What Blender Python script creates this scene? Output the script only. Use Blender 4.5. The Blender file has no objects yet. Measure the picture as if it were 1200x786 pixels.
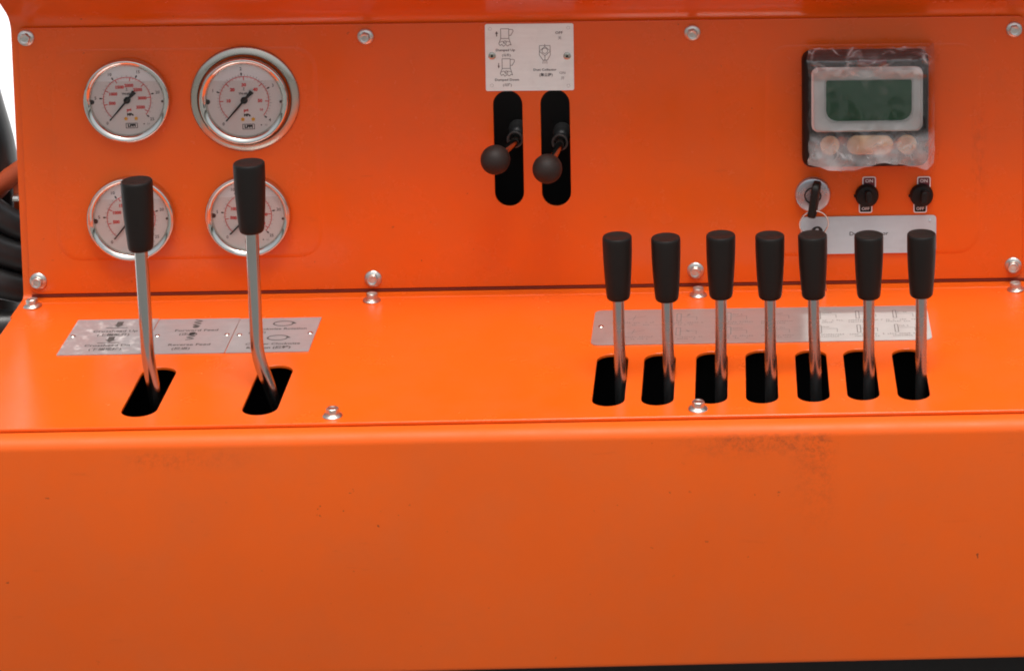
import bpy, bmesh, math, random
from mathutils import Vector, Matrix, noise

random.seed(7)
R = math.radians
MM = 0.001
SC = bpy.context.scene
COL = SC.collection

# ------------------------------------------------------------------ camera
cam_d = bpy.data.cameras.new('camera')
cam = bpy.data.objects.new('camera', cam_d)
COL.objects.link(cam)
SC.camera = cam
cam.matrix_world = Matrix((
    (0.998901,  0.006997, -0.046352,  0.16853),
    (-0.046877, 0.148863, -0.987746, -2.17600),
    (-0.000011, 0.988833,  0.149028,  0.81921),
    (0, 0, 0, 1)))
cam_d.sensor_width = 36.0
cam_d.lens = 96.0
cam_d.shift_x = -0.34167
cam_d.shift_y = -0.61790
cam_d.clip_start = 0.05
cam_d.clip_end = 2000

# ------------------------------------------------------------------ light
SUN_EL, SUN_AZ = 74.0, 168.0        # azimuth clockwise from +Y (north)
w = bpy.data.worlds.new('World')
SC.world = w
w.use_nodes = True
nt = w.node_tree
bg = nt.nodes['Background']
sky = nt.nodes.new('ShaderNodeTexSky')
sky.sky_type = 'NISHITA'
sky.sun_disc = False
sky.sun_elevation = R(SUN_EL)
sky.sun_rotation = R(SUN_AZ)
sky.air_density = 1.0
sky.dust_density = 6.0
hs = nt.nodes.new('ShaderNodeHueSaturation')
hs.inputs['Saturation'].default_value = 0.38
nt.links.new(sky.outputs[0], hs.inputs['Color'])
nt.links.new(hs.outputs[0], bg.inputs['Color'])
bg.inputs['Strength'].default_value = 0.12
sun_d = bpy.data.lights.new('sun', 'SUN')
sun_d.energy = 1.5
sun_d.angle = R(24)
sun_d.color = (1.0, 0.975, 0.93)
sun = bpy.data.objects.new('sun', sun_d)
COL.objects.link(sun)
sd = Vector((math.sin(R(SUN_AZ)) * math.cos(R(SUN_EL)), math.cos(R(SUN_AZ)) * math.cos(R(SUN_EL)), math.sin(R(SUN_EL))))
sun.rotation_euler = sd.to_track_quat('Z', 'Y').to_euler()
sun.location = (0, -1, 4)

SC.view_settings.view_transform = 'Standard'
SC.view_settings.look = 'None'
SC.view_settings.exposure = 0.54
SC.view_settings.gamma = 1.0
SC.view_settings.use_curve_mapping = False
SC.render.film_transparent = False
SC.cycles.max_bounces = 10
SC.cycles.transparent_max_bounces = 16
SC.cycles.filter_width = 1.9

# ------------------------------------------------------------------ materials
MATS = {}

def new_mat(name):
    m = bpy.data.materials.new(name)
    m.use_nodes = True
    t = m.node_tree
    b = t.nodes['Principled BSDF']
    MATS[name] = m
    return m, t, b

def nd(t, typ, **kw):
    n = t.nodes.new(typ)
    for k, v in kw.items():
        setattr(n, k, v)
    return n

def tex(t, scale, detail=4, rough=0.55, coord='Object', stretch=None):
    tc = nd(t, 'ShaderNodeTexCoord')
    mp = nd(t, 'ShaderNodeMapping')
    if stretch:
        mp.inputs['Scale'].default_value = stretch
    n = nd(t, 'ShaderNodeTexNoise')
    n.inputs['Scale'].default_value = scale
    n.inputs['Detail'].default_value = detail
    n.inputs['Roughness'].default_value = rough
    t.links.new(tc.outputs[coord], mp.inputs[0])
    t.links.new(mp.outputs[0], n.inputs['Vector'])
    return n.outputs['Fac']

def ramp(t, src, stops):
    r = nd(t, 'ShaderNodeValToRGB')
    e = r.color_ramp.elements
    while len(e) < len(stops):
        e.new(0.5)
    for i, (p, c) in enumerate(stops):
        e[i].position = p
        e[i].color = (c, c, c, 1) if not isinstance(c, tuple) else (*c, 1)
    t.links.new(src, r.inputs[0])
    return r.outputs[0]

def mixc(t, fac, a, b):
    m = nd(t, 'ShaderNodeMix', data_type='RGBA')
    if isinstance(fac, float):
        m.inputs[0].default_value = fac
    else:
        t.links.new(fac, m.inputs[0])
    for i, v in ((6, a), (7, b)):
        if isinstance(v, tuple):
            m.inputs[i].default_value = (*v, 1)
        else:
            t.links.new(v, m.inputs[i])
    return m.outputs[2]

def mth(t, op, a, b=None, clamp=False):
    m = nd(t, 'ShaderNodeMath', operation=op, use_clamp=clamp)
    for i, v in ((0, a), (1, b)):
        if v is None:
            continue
        if isinstance(v, (int, float)):
            m.inputs[i].default_value = v
        else:
            t.links.new(v, m.inputs[i])
    return m.outputs[0]

def bump(t, b, src, strength, dist=0.001):
    n = nd(t, 'ShaderNodeBump')
    n.inputs['Strength'].default_value = strength
    n.inputs['Distance'].default_value = dist
    t.links.new(src, n.inputs['Height'])
    if b.inputs['Normal'].is_linked:
        t.links.new(b.inputs['Normal'].links[0].from_socket, n.inputs['Normal'])
    t.links.new(n.outputs[0], b.inputs['Normal'])

def simple(name, col, rough=0.5, metal=0.0, var=0.12, nscale=60, spec=0.5, bmp=0.0, bscale=400):
    m, t, b = new_mat(name)
    b.inputs['Metallic'].default_value = metal
    b.inputs['Specular IOR Level'].default_value = spec
    f = tex(t, nscale)
    dark = tuple(c * (1 - var) for c in col)
    lite = tuple(min(1, c * (1 + var)) for c in col)
    t.links.new(mixc(t, f, dark, lite), b.inputs['Base Color'])
    t.links.new(ramp(t, f, [(0.3, max(0.02, rough - 0.07)), (0.7, min(1, rough + 0.07))]), b.inputs['Roughness'])
    if bmp:
        bump(t, b, tex(t, bscale, 2), bmp, 0.0004)
    return m

ORANGE = (0.75, 0.102, 0.006)

def paint(name, smudge=False, smear=False, rough=0.34, spec=0.42):
    m, t, b = new_mat(name)
    base = mixc(t, ramp(t, tex(t, 5, 5), [(0.3, 0.0), (0.7, 1.0)]),
                tuple(c * 0.95 for c in ORANGE), tuple(min(1, c * 1.03) for c in ORANGE))
    # thin dusty film
    dust = mth(t, 'MULTIPLY', ramp(t, tex(t, 14, 8, 0.7), [(0.42, 0.0), (0.80, 1.0)]), 0.30)
    base = mixc(t, dust, base, (0.50, 0.12, 0.035))
    # small dark specks
    spk = mth(t, 'MULTIPLY', ramp(t, tex(t, 170, 3, 0.5), [(0.735, 0.0), (0.78, 1.0)]),
              ramp(t, tex(t, 11, 3), [(0.44, 0.0), (0.60, 0.8)]))
    base = mixc(t, spk, base, (0.10, 0.025, 0.010))
    # fine horizontal scuffs
    sc = mth(t, 'MULTIPLY', ramp(t, tex(t, 130, 4, 0.6, stretch=(0.18, 1, 1)), [(0.66, 0.0), (0.76, 1.0)]),
             ramp(t, tex(t, 7, 3), [(0.47, 0.0), (0.66, 0.40)]))
    base = mixc(t, sc, base, (0.32, 0.05, 0.012))
    if smudge or smear:
        geo = nd(t, 'ShaderNodeNewGeometry')
        sx = nd(t, 'ShaderNodeSeparateXYZ')
        t.links.new(geo.outputs['Position'], sx.inputs[0])
        def band(sock, a0, a1, b0, b1):
            up = nd(t, 'ShaderNodeMapRange', interpolation_type='SMOOTHSTEP')
            up.inputs[1].default_value, up.inputs[2].default_value = a0, a1
            dn = nd(t, 'ShaderNodeMapRange', interpolation_type='SMOOTHSTEP')
            dn.inputs[1].default_value, dn.inputs[2].default_value = b1, b0
            t.links.new(sock, up.inputs[0]); t.links.new(sock, dn.inputs[0])
            return mth(t, 'MULTIPLY', up.outputs[0], dn.outputs[0])
        if smear:       # rubbed dark marks beside the display and under the first plates
            sm = mth(t, 'MULTIPLY', band(sx.outputs[0], 0.358, 0.366, 0.368, 0.378), band(sx.outputs[2], 0.060, 0.090, 0.130, 0.165))
            sm = mth(t, 'MULTIPLY', sm, ramp(t, tex(t, 90, 6, 0.7, stretch=(2, 1, 0.5)), [(0.45, 0.0), (0.70, 0.32)]))
            base = mixc(t, sm, base, (0.20, 0.04, 0.012))
    if smudge:
        streak = mth(t, 'MULTIPLY', band(sx.outputs[0], 0.110, 0.170, 0.222, 0.246),
                     band(sx.outputs[2], -0.030, -0.012, -0.010, -0.005))
        drip = mth(t, 'MULTIPLY', band(sx.outputs[0], 0.198, 0.224, 0.228, 0.244),
                   band(sx.outputs[2], -0.100, -0.025, -0.016, -0.010))
        left = mth(t, 'MULTIPLY', band(sx.outputs[0], -0.290, -0.255, -0.245, -0.16),
                   band(sx.outputs[2], -0.030, -0.020, -0.015, -0.009))
        tot = mth(t, 'ADD', mth(t, 'ADD', streak, mth(t, 'MULTIPLY', drip, 0.55)), mth(t, 'MULTIPLY', left, 0.45), True)
        gr = ramp(t, tex(t, 170, 9, 0.85), [(0.46, 0.0), (0.66, 1.0)])
        base = mixc(t, mth(t, 'MULTIPLY', mth(t, 'MULTIPLY', tot, gr), 0.68), base, (0.11, 0.035, 0.018))
    t.links.new(base, b.inputs['Base Color'])
    t.links.new(ramp(t, tex(t, 22, 6, 0.65), [(0.3, rough - 0.05), (0.75, rough + 0.12)]), b.inputs['Roughness'])
    b.inputs['Specular IOR Level'].default_value = spec
    bump(t, b, tex(t, 3.2, 2), 0.5, 0.005)       # slight waviness of pressed sheet
    bump(t, b, tex(t, 420, 3), 0.12, 0.0004)      # orange peel
    return m

paint('orange_paint', rough=0.20)
simple('orange_paint_shaded', (0.36, 0.055, 0.012), 0.6, var=0.3, nscale=80)  # darker orange copy; the bracket's shade is put into the colour
paint('orange_paint_panel', smear=True, rough=0.22)
paint('orange_paint_apron', smudge=True, rough=0.50, spec=0.26)
simple('black_plastic', (0.008, 0.0062, 0.005), 0.5, var=0.15, spec=0.25, bmp=0.15, bscale=900)
simple('black_rubber', (0.014, 0.014, 0.014), 0.36, var=0.3, nscale=40, bmp=0.2)
simple('collar_grey', (0.07, 0.065, 0.06), 0.35, 0.3)
simple('seam_shade_brown', (0.16, 0.022, 0.010), 0.8, spec=0.15)  # dark red-brown for the shade painted along the panel seam
simple('black_cavity', (0.006, 0.006, 0.006), 0.9, spec=0.1)  # near-black for hollows; their darkness is put into the colour
simple('black_steel', (0.011, 0.010, 0.009), 0.6, var=0.25, spec=0.25)
simple('zinc', (0.60, 0.585, 0.54), 0.33, 1.0, var=0.2, nscale=300, bmp=0.15, bscale=700)
simple('lever_steel_dull', (0.40, 0.415, 0.415), 0.28, 1.0, var=0.07, nscale=25)
simple('lever_steel', (0.42, 0.43, 0.41), 0.17, 1.0, var=0.07, nscale=25)
simple('chrome', (0.62, 0.61, 0.56), 0.06, 1.0, var=0.06)
simple('flange_steel', (0.46, 0.44, 0.38), 0.27, 1.0, var=0.12, nscale=40)
simple('dial_white', (0.72, 0.71, 0.69), 0.55, var=0.03)
simple('ink_black', (0.02, 0.018, 0.018), 0.6, spec=0.2)
simple('ink_grey', (0.19, 0.17, 0.16), 0.6, spec=0.2)
simple('ink_plate', (0.07, 0.065, 0.06), 0.6, spec=0.2)
simple('ink_red', (0.62, 0.05, 0.05), 0.6, spec=0.2)
simple('ink_yellow', (0.75, 0.38, 0.03), 0.6, spec=0.2)
simple('ink_white', (0.78, 0.76, 0.74), 0.5, spec=0.3)
simple('tag_maroon', (0.13, 0.012, 0.02), 0.45)
simple('tag_red', (0.50, 0.02, 0.015), 0.4)
simple('frame_silver', (0.90, 0.89, 0.86), 0.42, 0.0, var=0.05)
simple('button_beige', (0.88, 0.60, 0.34), 0.45, var=0.06)
simple('lock_steel', (0.47, 0.49, 0.52), 0.30, 0.85, var=0.05)
simple('ball_rubber', (0.018, 0.0115, 0.009), 0.6, spec=0.3, var=0.25, nscale=90)
simple('lcd_green', (0.030, 0.135, 0.062), 0.5, var=0.10, nscale=25)
simple('ground_concrete', (0.20, 0.197, 0.19), 0.9, var=0.2, nscale=2, spec=0.1)
simple('backdrop_white', (0.90, 0.90, 0.90), 0.8, var=0.02, nscale=2, spec=0.1)

def alu(name, col, metal, rough, pale_from=None, mottled=0.0):
    m, t, b = new_mat(name)
    g = tex(t, 30, 5, 0.6, stretch=(1, 9, 9))
    base = mixc(t, g, tuple(c * 0.9 for c in col), tuple(min(1, c * 1.08) for c in col))
    blot = ramp(t, tex(t, 45, 6, 0.7), [(0.5, 0.0), (0.72, 1.0)])
    base = mixc(t, mth(t, 'MULTIPLY', blot, 0.25), base, tuple(c * 0.62 for c in col))
    metal_s = None
    if mottled:
        mo = mth(t, 'MULTIPLY', ramp(t, tex(t, 130, 6, 0.7), [(0.52, 0.0), (0.66, 1.0)]), mottled)
        base = mixc(t, mo, base, (0.58, 0.56, 0.54))
        metal_s = mth(t, 'SUBTRACT', metal, mth(t, 'MULTIPLY', mo, metal), True)
    if pale_from is not None:  # paler, less metallic from this X rightwards, below the top border
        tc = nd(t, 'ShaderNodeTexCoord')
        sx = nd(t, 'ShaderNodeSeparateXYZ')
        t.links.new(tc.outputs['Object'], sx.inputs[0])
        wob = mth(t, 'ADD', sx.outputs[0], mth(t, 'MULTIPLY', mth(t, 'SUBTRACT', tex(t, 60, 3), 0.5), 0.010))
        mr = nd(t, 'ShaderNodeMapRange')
        mr.inputs[1].default_value, mr.inputs[2].default_value = pale_from, pale_from + 0.012
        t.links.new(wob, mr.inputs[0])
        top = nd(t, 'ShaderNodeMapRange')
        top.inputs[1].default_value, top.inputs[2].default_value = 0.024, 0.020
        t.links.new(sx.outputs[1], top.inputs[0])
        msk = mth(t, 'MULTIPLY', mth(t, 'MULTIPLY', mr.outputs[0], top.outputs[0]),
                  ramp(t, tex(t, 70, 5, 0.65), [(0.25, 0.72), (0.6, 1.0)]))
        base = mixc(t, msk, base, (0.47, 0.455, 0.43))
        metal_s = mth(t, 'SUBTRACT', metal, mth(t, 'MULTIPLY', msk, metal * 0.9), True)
    t.links.new(base, b.inputs['Base Color'])
    if metal_s is not None:
        t.links.new(metal_s, b.inputs['Metallic'])
    else:
        b.inputs['Metallic'].default_value = metal
    t.links.new(ramp(t, tex(t, 80, 4), [(0.3, rough - 0.06), (0.7, rough + 0.08)]), b.inputs['Roughness'])
    bump(t, b, tex(t, 18, 3), 0.25, 0.0015)
    return m

alu('alu_panel', (0.80, 0.88, 0.83), 0.0, 0.5)
alu('alu_bluish', (0.46, 0.57, 0.60), 0.1, 0.42)
alu('alu_deck', (0.41, 0.42, 0.425), 0.5, 0.36)
alu('alu_deck_mottled', (0.41, 0.42, 0.425), 0.5, 0.36, mottled=0.8)
alu('alu_deck_pale_end', (0.45, 0.43, 0.41), 0.66, 0.36, pale_from=0.030)

def clear(name, tint, gloss_rough, fac_scale, haze=None):
    m = bpy.data.materials.new(name)
    m.use_nodes = True
    MATS[name] = m
    t = m.node_tree
    t.nodes.remove(t.nodes['Principled BSDF'])
    out = t.nodes['Material Output']
    tr = nd(t, 'ShaderNodeBsdfTransparent')
    tr.inputs[0].default_value = (*tint, 1)
    gl = nd(t, 'ShaderNodeBsdfGlossy')
    gl.inputs['Roughness'].default_value = gloss_rough
    fr = nd(t, 'ShaderNodeFresnel')
    fr.inputs[0].default_value = 1.47
    mx = nd(t, 'ShaderNodeMixShader')
    t.links.new(mth(t, 'MULTIPLY', fr.outputs[0], fac_scale, True), mx.inputs[0])
    t.links.new(tr.outputs[0], mx.inputs[1])
    t.links.new(gl.outputs[0], mx.inputs[2])
    last = mx.outputs[0]
    if haze is not None:
        df = nd(t, 'ShaderNodeBsdfDiffuse')
        df.inputs[0].default_value = (0.86, 0.84, 0.82, 1)
        m2 = nd(t, 'ShaderNodeMixShader')
        t.links.new(haze(t), m2.inputs[0])
        t.links.new(last, m2.inputs[1])
        t.links.new(df.outputs[0], m2.inputs[2])
        last = m2.outputs[0]
    t.links.new(last, out.inputs['Surface'])
    return m

clear('gauge_glass', (0.995, 0.995, 0.995), 0.03, 0.5)
clear('gauge_liquid', (0.955, 0.94, 0.93), 0.05, 0.0)

def film_haze(t):
    tc = nd(t, 'ShaderNodeTexCoord')
    sx = nd(t, 'ShaderNodeSeparateXYZ')
    t.links.new(tc.outputs['Object'], sx.inputs[0])
    low = nd(t, 'ShaderNodeMapRange', interpolation_type='SMOOTHSTEP')      # crumpled, milky lower part
    low.inputs[1].default_value, low.inputs[2].default_value = -0.012, -0.026
    t.links.new(sx.outputs[1], low.inputs[0])
    n1 = ramp(t, tex(t, 30, 5, 0.6), [(0.58, 0.0), (0.78, 0.25)])
    wn = nd(t, 'ShaderNodeTexNoise'); wn.inputs['Scale'].default_value = 40
    t.links.new(tc.outputs['Object'], wn.inputs['Vector'])
    vm = nd(t, 'ShaderNodeVectorMath', operation='MULTIPLY_ADD')
    vm.inputs[1].default_value = (0.02, 0.02, 0.02)
    t.links.new(wn.outputs['Color'], vm.inputs[0]); t.links.new(tc.outputs['Object'], vm.inputs[2])
    vo = nd(t, 'ShaderNodeTexVoronoi', feature='DISTANCE_TO_EDGE')
    vo.inputs['Scale'].default_value = 55
    t.links.new(vm.outputs[0], vo.inputs['Vector'])
    crease_highlight = ramp(t, vo.outputs['Distance'], [(0.0, 0.42), (0.13, 0.0)])      # whitened fold lines, crease highlights painted in
    edge_ = nd(t, 'ShaderNodeMapRange', interpolation_type='SMOOTHSTEP')
    edge_.inputs[1].default_value, edge_.inputs[2].default_value = 0.029, 0.036
    t.links.new(sx.outputs[1], edge_.inputs[0])
    where = mth(t, 'ADD', mth(t, 'ADD', low.outputs[0], edge_.outputs[0], True), 0.06, True)
    crease_highlight = mth(t, 'MULTIPLY', mth(t, 'MULTIPLY', crease_highlight, where), ramp(t, tex(t, 50, 3), [(0.4, 0.0), (0.62, 1.0)]))
    n2 = ramp(t, tex(t, 38, 4, 0.55), [(0.35, 0.08), (0.65, 0.46)])
    m = nd(t, 'ShaderNodeMix', data_type='FLOAT')
    t.links.new(mth(t, 'MULTIPLY', low.outputs[0], 0.8), m.inputs[0])
    t.links.new(mth(t, 'ADD', mth(t, 'MULTIPLY', n1, 0.45), mth(t, 'MULTIPLY', edge_.outputs[0], 0.05)), m.inputs[2]); t.links.new(n2, m.inputs[3])
    return mth(t, 'MAXIMUM', m.outputs[0], crease_highlight)

clear('clear_film', (0.97, 0.96, 0.95), 0.13, 2.0, film_haze)

# ------------------------------------------------------------------ mesh helpers (millimetres in, metres out)
def finish(bm, name, smooth=30):
    bmesh.ops.recalc_face_normals(bm, faces=bm.faces[:])
    me = bpy.data.meshes.new(name)
    bm.to_mesh(me)
    bm.free()
    if smooth is not None:
        me.shade_smooth()
        me.set_sharp_from_angle(angle=R(smooth))
    else:
        me.shade_flat()
    return me

def lathe(name, prof, seg=48, closed=False, smooth=30, wob=0.0):
    """profile of (radius, height) revolved round local Z"""
    bm = bmesh.new()
    rings = []
    for r, h in prof:
        if r < 1e-6:
            rings.append([bm.verts.new((0, 0, h * MM))])
        else:
            rings.append([bm.verts.new((r * MM * math.cos(2 * math.pi * i / seg), r * MM * math.sin(2 * math.pi * i / seg), h * MM)) for i in range(seg)])
    n = len(rings)
    for k in range(n if closed else n - 1):
        a, b = rings[k], rings[(k + 1) % n]
        for i in range(seg):
            j = (i + 1) % seg
            if len(a) == 1 and len(b) == 1:
                continue
            if len(a) == 1:
                bm.faces.new((a[0], b[i], b[j]))
            elif len(b) == 1:
                bm.faces.new((a[i], a[j], b[0]))
            else:
                bm.faces.new((a[i], a[j], b[j], b[i]))
    return finish(bm, name, smooth)

def tube(name, pts, radii, seg=20, cap=True, smooth=40):
    bm = bmesh.new()
    P = [Vector(p) * MM for p in pts]
    if not isinstance(radii, (list, tuple)):
        radii = [radii] * len(P)
    rings = []
    t0 = (P[1] - P[0]).normalized()
    ref = Vector((0, 0, 1)) if abs(t0.z) < 0.9 else Vector((1, 0, 0))
    u = t0.cross(ref).normalized()
    for i, p in enumerate(P):
        a = P[max(i - 1, 0)]
        b = P[min(i + 1, len(P) - 1)]
        t = (b - a).normalized()
        u = (u - t * u.dot(t)).normalized()
        v = t.cross(u)
        rings.append([bm.verts.new(p + (u * math.cos(2 * math.pi * k / seg) + v * math.sin(2 * math.pi * k / seg)) * radii[i] * MM) for k in range(seg)])
    for a, b in zip(rings, rings[1:]):
        for i in range(seg):
            j = (i + 1) % seg
            bm.faces.new((a[i], a[j], b[j], b[i]))
    if cap:
        bm.faces.new(rings[0]); bm.faces.new(rings[-1])
    return finish(bm, name, smooth)

def smooth_path(pts, n=10):
    """Catmull-Rom through the points"""
    P = [Vector(p) for p in pts]
    P = [P[0] * 2 - P[1]] + P + [P[-1] * 2 - P[-2]]
    out = []
    for i in range(1, len(P) - 2):
        for k in range(n):
            t = k / n
            a, b, c, d = P[i - 1:i + 3]
            out.append(0.5 * ((2 * b) + (c - a) * t + (2 * a - 5 * b + 4 * c - d) * t * t + (3 * b - a - 3 * c + d) * t ** 3))
    out.append(P[-2])
    return [tuple(p) for p in out]

def round_rect(x0, y0, x1, y1, r, n=6):
    pts = []
    if not isinstance(r, (list, tuple)):
        r = [r] * 4                       # lower-left, lower-right, upper-right, upper-left
    for (cx, cy, a0), rr in zip(((x0, y0, 180), (x1, y0, 270), (x1, y1, 0), (x0, y1, 90)), r):
        ox = cx + (rr if cx == x0 else -rr)
        oy = cy + (rr if cy == y0 else -rr)
        for k in range(n + 1):
            a = R(a0 + 90 * k / n)
            pts.append((ox + rr * math.cos(a), oy + rr * math.sin(a)))
    return pts

def obround(cx, y0, y1, r, n=14, skew=0.0):
    pts = []
    for k in range(n + 1):
        a = R(180 + 180 * k / n)
        pts.append((cx + r * math.cos(a), y0 + r + r * math.sin(a)))
    for k in range(n + 1):
        a = R(180 * k / n)
        pts.append((cx + skew + r * math.cos(a), y1 - r + r * math.sin(a)))
    return pts

def circle(cx, cy, r, n=32):
    return [(cx + r * math.cos(2 * math.pi * k / n), cy + r * math.sin(2 * math.pi * k / n)) for k in range(n)]

def plate(name, outer, holes=(), t=2.0, bev=0.3, z0=0.0, res=1):
    """flat sheet with holes in local XY, from z0 to z0+t, edges eased"""
    cu = bpy.data.curves.new(name, 'CURVE')
    cu.dimensions = '2D'
    cu.fill_mode = 'BOTH'
    for ring in [outer] + list(holes):
        sp = cu.splines.new('POLY')
        sp.points.add(len(ring) - 1)
        for p, (x, y) in zip(sp.points, ring):
            p.co = (x * MM, y * MM, 0, 1)
        sp.use_cyclic_u = True
    cu.extrude = (t / 2 - bev) * MM
    cu.bevel_depth = bev * MM
    cu.bevel_resolution = res
    cu.offset = -bev * MM
    ob = bpy.data.objects.new(name, cu)
    COL.objects.link(ob)
    dg = bpy.context.evaluated_depsgraph_get()
    me = bpy.data.meshes.new_from_object(ob.evaluated_get(dg))
    bpy.data.objects.remove(ob)
    bpy.data.curves.remove(cu)
    me.transform(Matrix.Translation((0, 0, (z0 + t / 2) * MM)))
    me.name = name
    me.materials.clear()
    me.shade_smooth()
    me.set_sharp_from_angle(angle=R(28))
    return me

def bent_sheet(name, prof, x0, x1, thick, nx=1, xs=None, skip=None):
    """a bent sheet: the (y,z) polyline is its front face, thickness goes to its left-hand side"""
    bm = bmesh.new()
    n = len(prof)
    back = []
    for i, p in enumerate(prof):
        a = Vector(prof[max(i - 1, 0)]); b = Vector(prof[min(i + 1, n - 1)])
        d = (b - a).normalized()
        back.append((p[0] - d.y * thick, p[1] + d.x * thick))
    loop = list(prof) + back[::-1]
    xs = xs or [x0 + (x1 - x0) * k / nx for k in range(nx + 1)]
    rings = [[bm.verts.new((x * MM, y * MM, z * MM)) for y, z in loop] for x in xs]
    m = len(loop)
    for q, (a, b) in enumerate(zip(rings, rings[1:])):
        for i in range(m):
            j = (i + 1) % m
            if skip and skip((xs[q] + xs[q + 1]) / 2, (loop[i][1] + loop[j][1]) / 2):
                continue
            bm.faces.new((a[i], a[j], b[j], b[i]))
    for rg in (rings[0], rings[-1]):
        for i in range(n - 1):
            bm.faces.new((rg[i], rg[i + 1], rg[m - 2 - i], rg[m - 1 - i]))
    return finish(bm, name, 28)

def box(name, x0, y0, z0, x1, y1, z1, bev=0.0, seg=2):
    bm = bmesh.new()
    bmesh.ops.create_cube(bm, size=1)
    for v in bm.verts:
        v.co = Vector(((x0 + x1) / 2 + v.co.x * (x1 - x0), (y0 + y1) / 2 + v.co.y * (y1 - y0), (z0 + z1) / 2 + v.co.z * (z1 - z0))) * MM
    if bev:
        bmesh.ops.bevel(bm, geom=bm.edges[:], offset=bev * MM, segments=seg, affect='EDGES', profile=0.5)
    return finish(bm, name, 30)

def arc(cy, cz, r, a0, a1, n=8):
    return [(cy + r * math.cos(R(a0 + (a1 - a0) * k / n)), cz + r * math.sin(R(a0 + (a1 - a0) * k / n))) for k in range(n + 1)]

def obj(name, me, mat, parent=None):
    o = bpy.data.objects.new(name, me)
    COL.objects.link(o)
    if me is not None and mat:
        if not me.materials:
            me.materials.append(MATS[mat])
        elif me.materials[0] != MATS[mat]:
            me = me.copy(); o.data = me
            me.materials.clear(); me.materials.append(MATS[mat])
    if parent:
        o.parent = parent
    return o

def thing(name, label, cat, loc=(0, 0, 0), panel=False, group=None):
    o = bpy.data.objects.new(name, None)
    COL.objects.link(o)
    o.empty_display_size = 0.02
    o.location = Vector(loc) * MM
    if panel:
        o.rotation_euler = (math.pi / 2, 0, 0)      # local XY lies on the upright panel, +Z towards the operator
    o['label'] = label
    o['category'] = cat
    if group:
        o['group'] = group
    return o

class Print:
    """flat print: text and line work in local XY, one mesh for each ink"""
    def __init__(s):
        s.bm = bmesh.new()
    def text(s, body, x, y, size, rot=0, sx=1.0, bold=0.0):
        cu = bpy.data.curves.new('txt', 'FONT')
        cu.body = body
        cu.size = size * 1.38 * MM           # size = cap height in mm
        cu.align_x = 'CENTER'; cu.align_y = 'CENTER'
        cu.resolution_u = 2
        cu.offset = bold * MM
        ob = bpy.data.objects.new('txt', cu)
        COL.objects.link(ob)
        dg = bpy.context.evaluated_depsgraph_get()
        me = bpy.data.meshes.new_from_object(ob.evaluated_get(dg))
        bpy.data.objects.remove(ob); bpy.data.curves.remove(cu)
        me.transform(Matrix.Translation((x * MM, y * MM, 0)) @ Matrix.Rotation(R(rot), 4, 'Z') @ Matrix.Diagonal((sx, 1, 1, 1)))
        s.bm.from_mesh(me)
        bpy.data.meshes.remove(me)
        return s
    def poly(s, pts):
        s.bm.faces.new([s.bm.verts.new((x * MM, y * MM, 0)) for x, y in pts])
        return s
    def line(s, pts, wd, closed=False):
        P = [Vector(p) for p in pts]
        if closed:
            P.append(P[0])
        for a, b in zip(P, P[1:]):
            d = b - a
            if d.length < 1e-6:
                continue
            nrm = Vector((-d.y, d.x)).normalized() * wd / 2
            s.poly([a - nrm, b - nrm, b + nrm, a + nrm])
        return s
    def build(s, name, mat, parent, z):
        for v in s.bm.verts:
            v.co.z = z * MM
        me = bpy.data.meshes.new(name)
        s.bm.to_mesh(me); s.bm.free()
        return obj(name, me, mat, parent)

# ------------------------------------------------------------------ setting
def ground():
    bm = bmesh.new()
    n = 24
    vs = [[bm.verts.new((-60 + 120 * i / n, -60 + 120 * j / n, -1.15)) for j in range(n + 1)] for i in range(n + 1)]
    for i in range(n):
        for j in range(n):
            bm.faces.new((vs[i][j], vs[i + 1][j], vs[i + 1][j + 1], vs[i][j + 1]))
    o = obj('ground', finish(bm, 'ground'), 'ground_concrete')
    o['kind'] = 'structure'
    o['label'] = 'grey concrete ground under the orange console'
ground()
o = obj('backdrop', box('backdrop', -5000, 0, 0, 5000, 80, 3600, 5), 'backdrop_white')
o.location = (0, 0.9, -1.15)
o.rotation_euler = (R(-38), 0, 0)  # added backdrop leans back to catch more light
o['kind'] = 'structure'
o['label'] = 'added plain white sloping backdrop far behind the console'

# ------------------------------------------------------------------ console body
XL, XR = -418.0, 470.0
con = thing('control_console', 'orange painted steel control console with bolted upright panel, sloping hood and flat deck', 'console', (0, 0, 0))

# back sheet: hood, bend, upright, bend into the deck flange (traced from hood edge downwards)
back_prof = [(-80, 296)] + [(-10, 244.5)] + [(-4, 239.0), (-0.5, 234.0), (1.5, 229.5), (2.2, 225)]
back_prof += [(2.2, 190), (2.2, 55), (2.2, 7)] + arc(-2.8, 5, 5, 0, -90, 6)[1:] + [(-40, 0.0)]
# points run from the hood's front edge down; front face is this line, thickness to the back
obj('back_sheet', bent_sheet('back_sheet', back_prof[::-1], XL - 1.5, XR, -3.0, xs=[XL - 1.5, -250, -48, 48, 250, XR], skip=lambda x, z: abs(x) < 48 and 60 < z < 185), 'orange_paint', con)
obj('hood_lip', bent_sheet('hood_lip', [(-80.2, 295.4), (-80.2, 318)], XL - 1.5, XR, 3.0), 'orange_paint', con)

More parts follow.
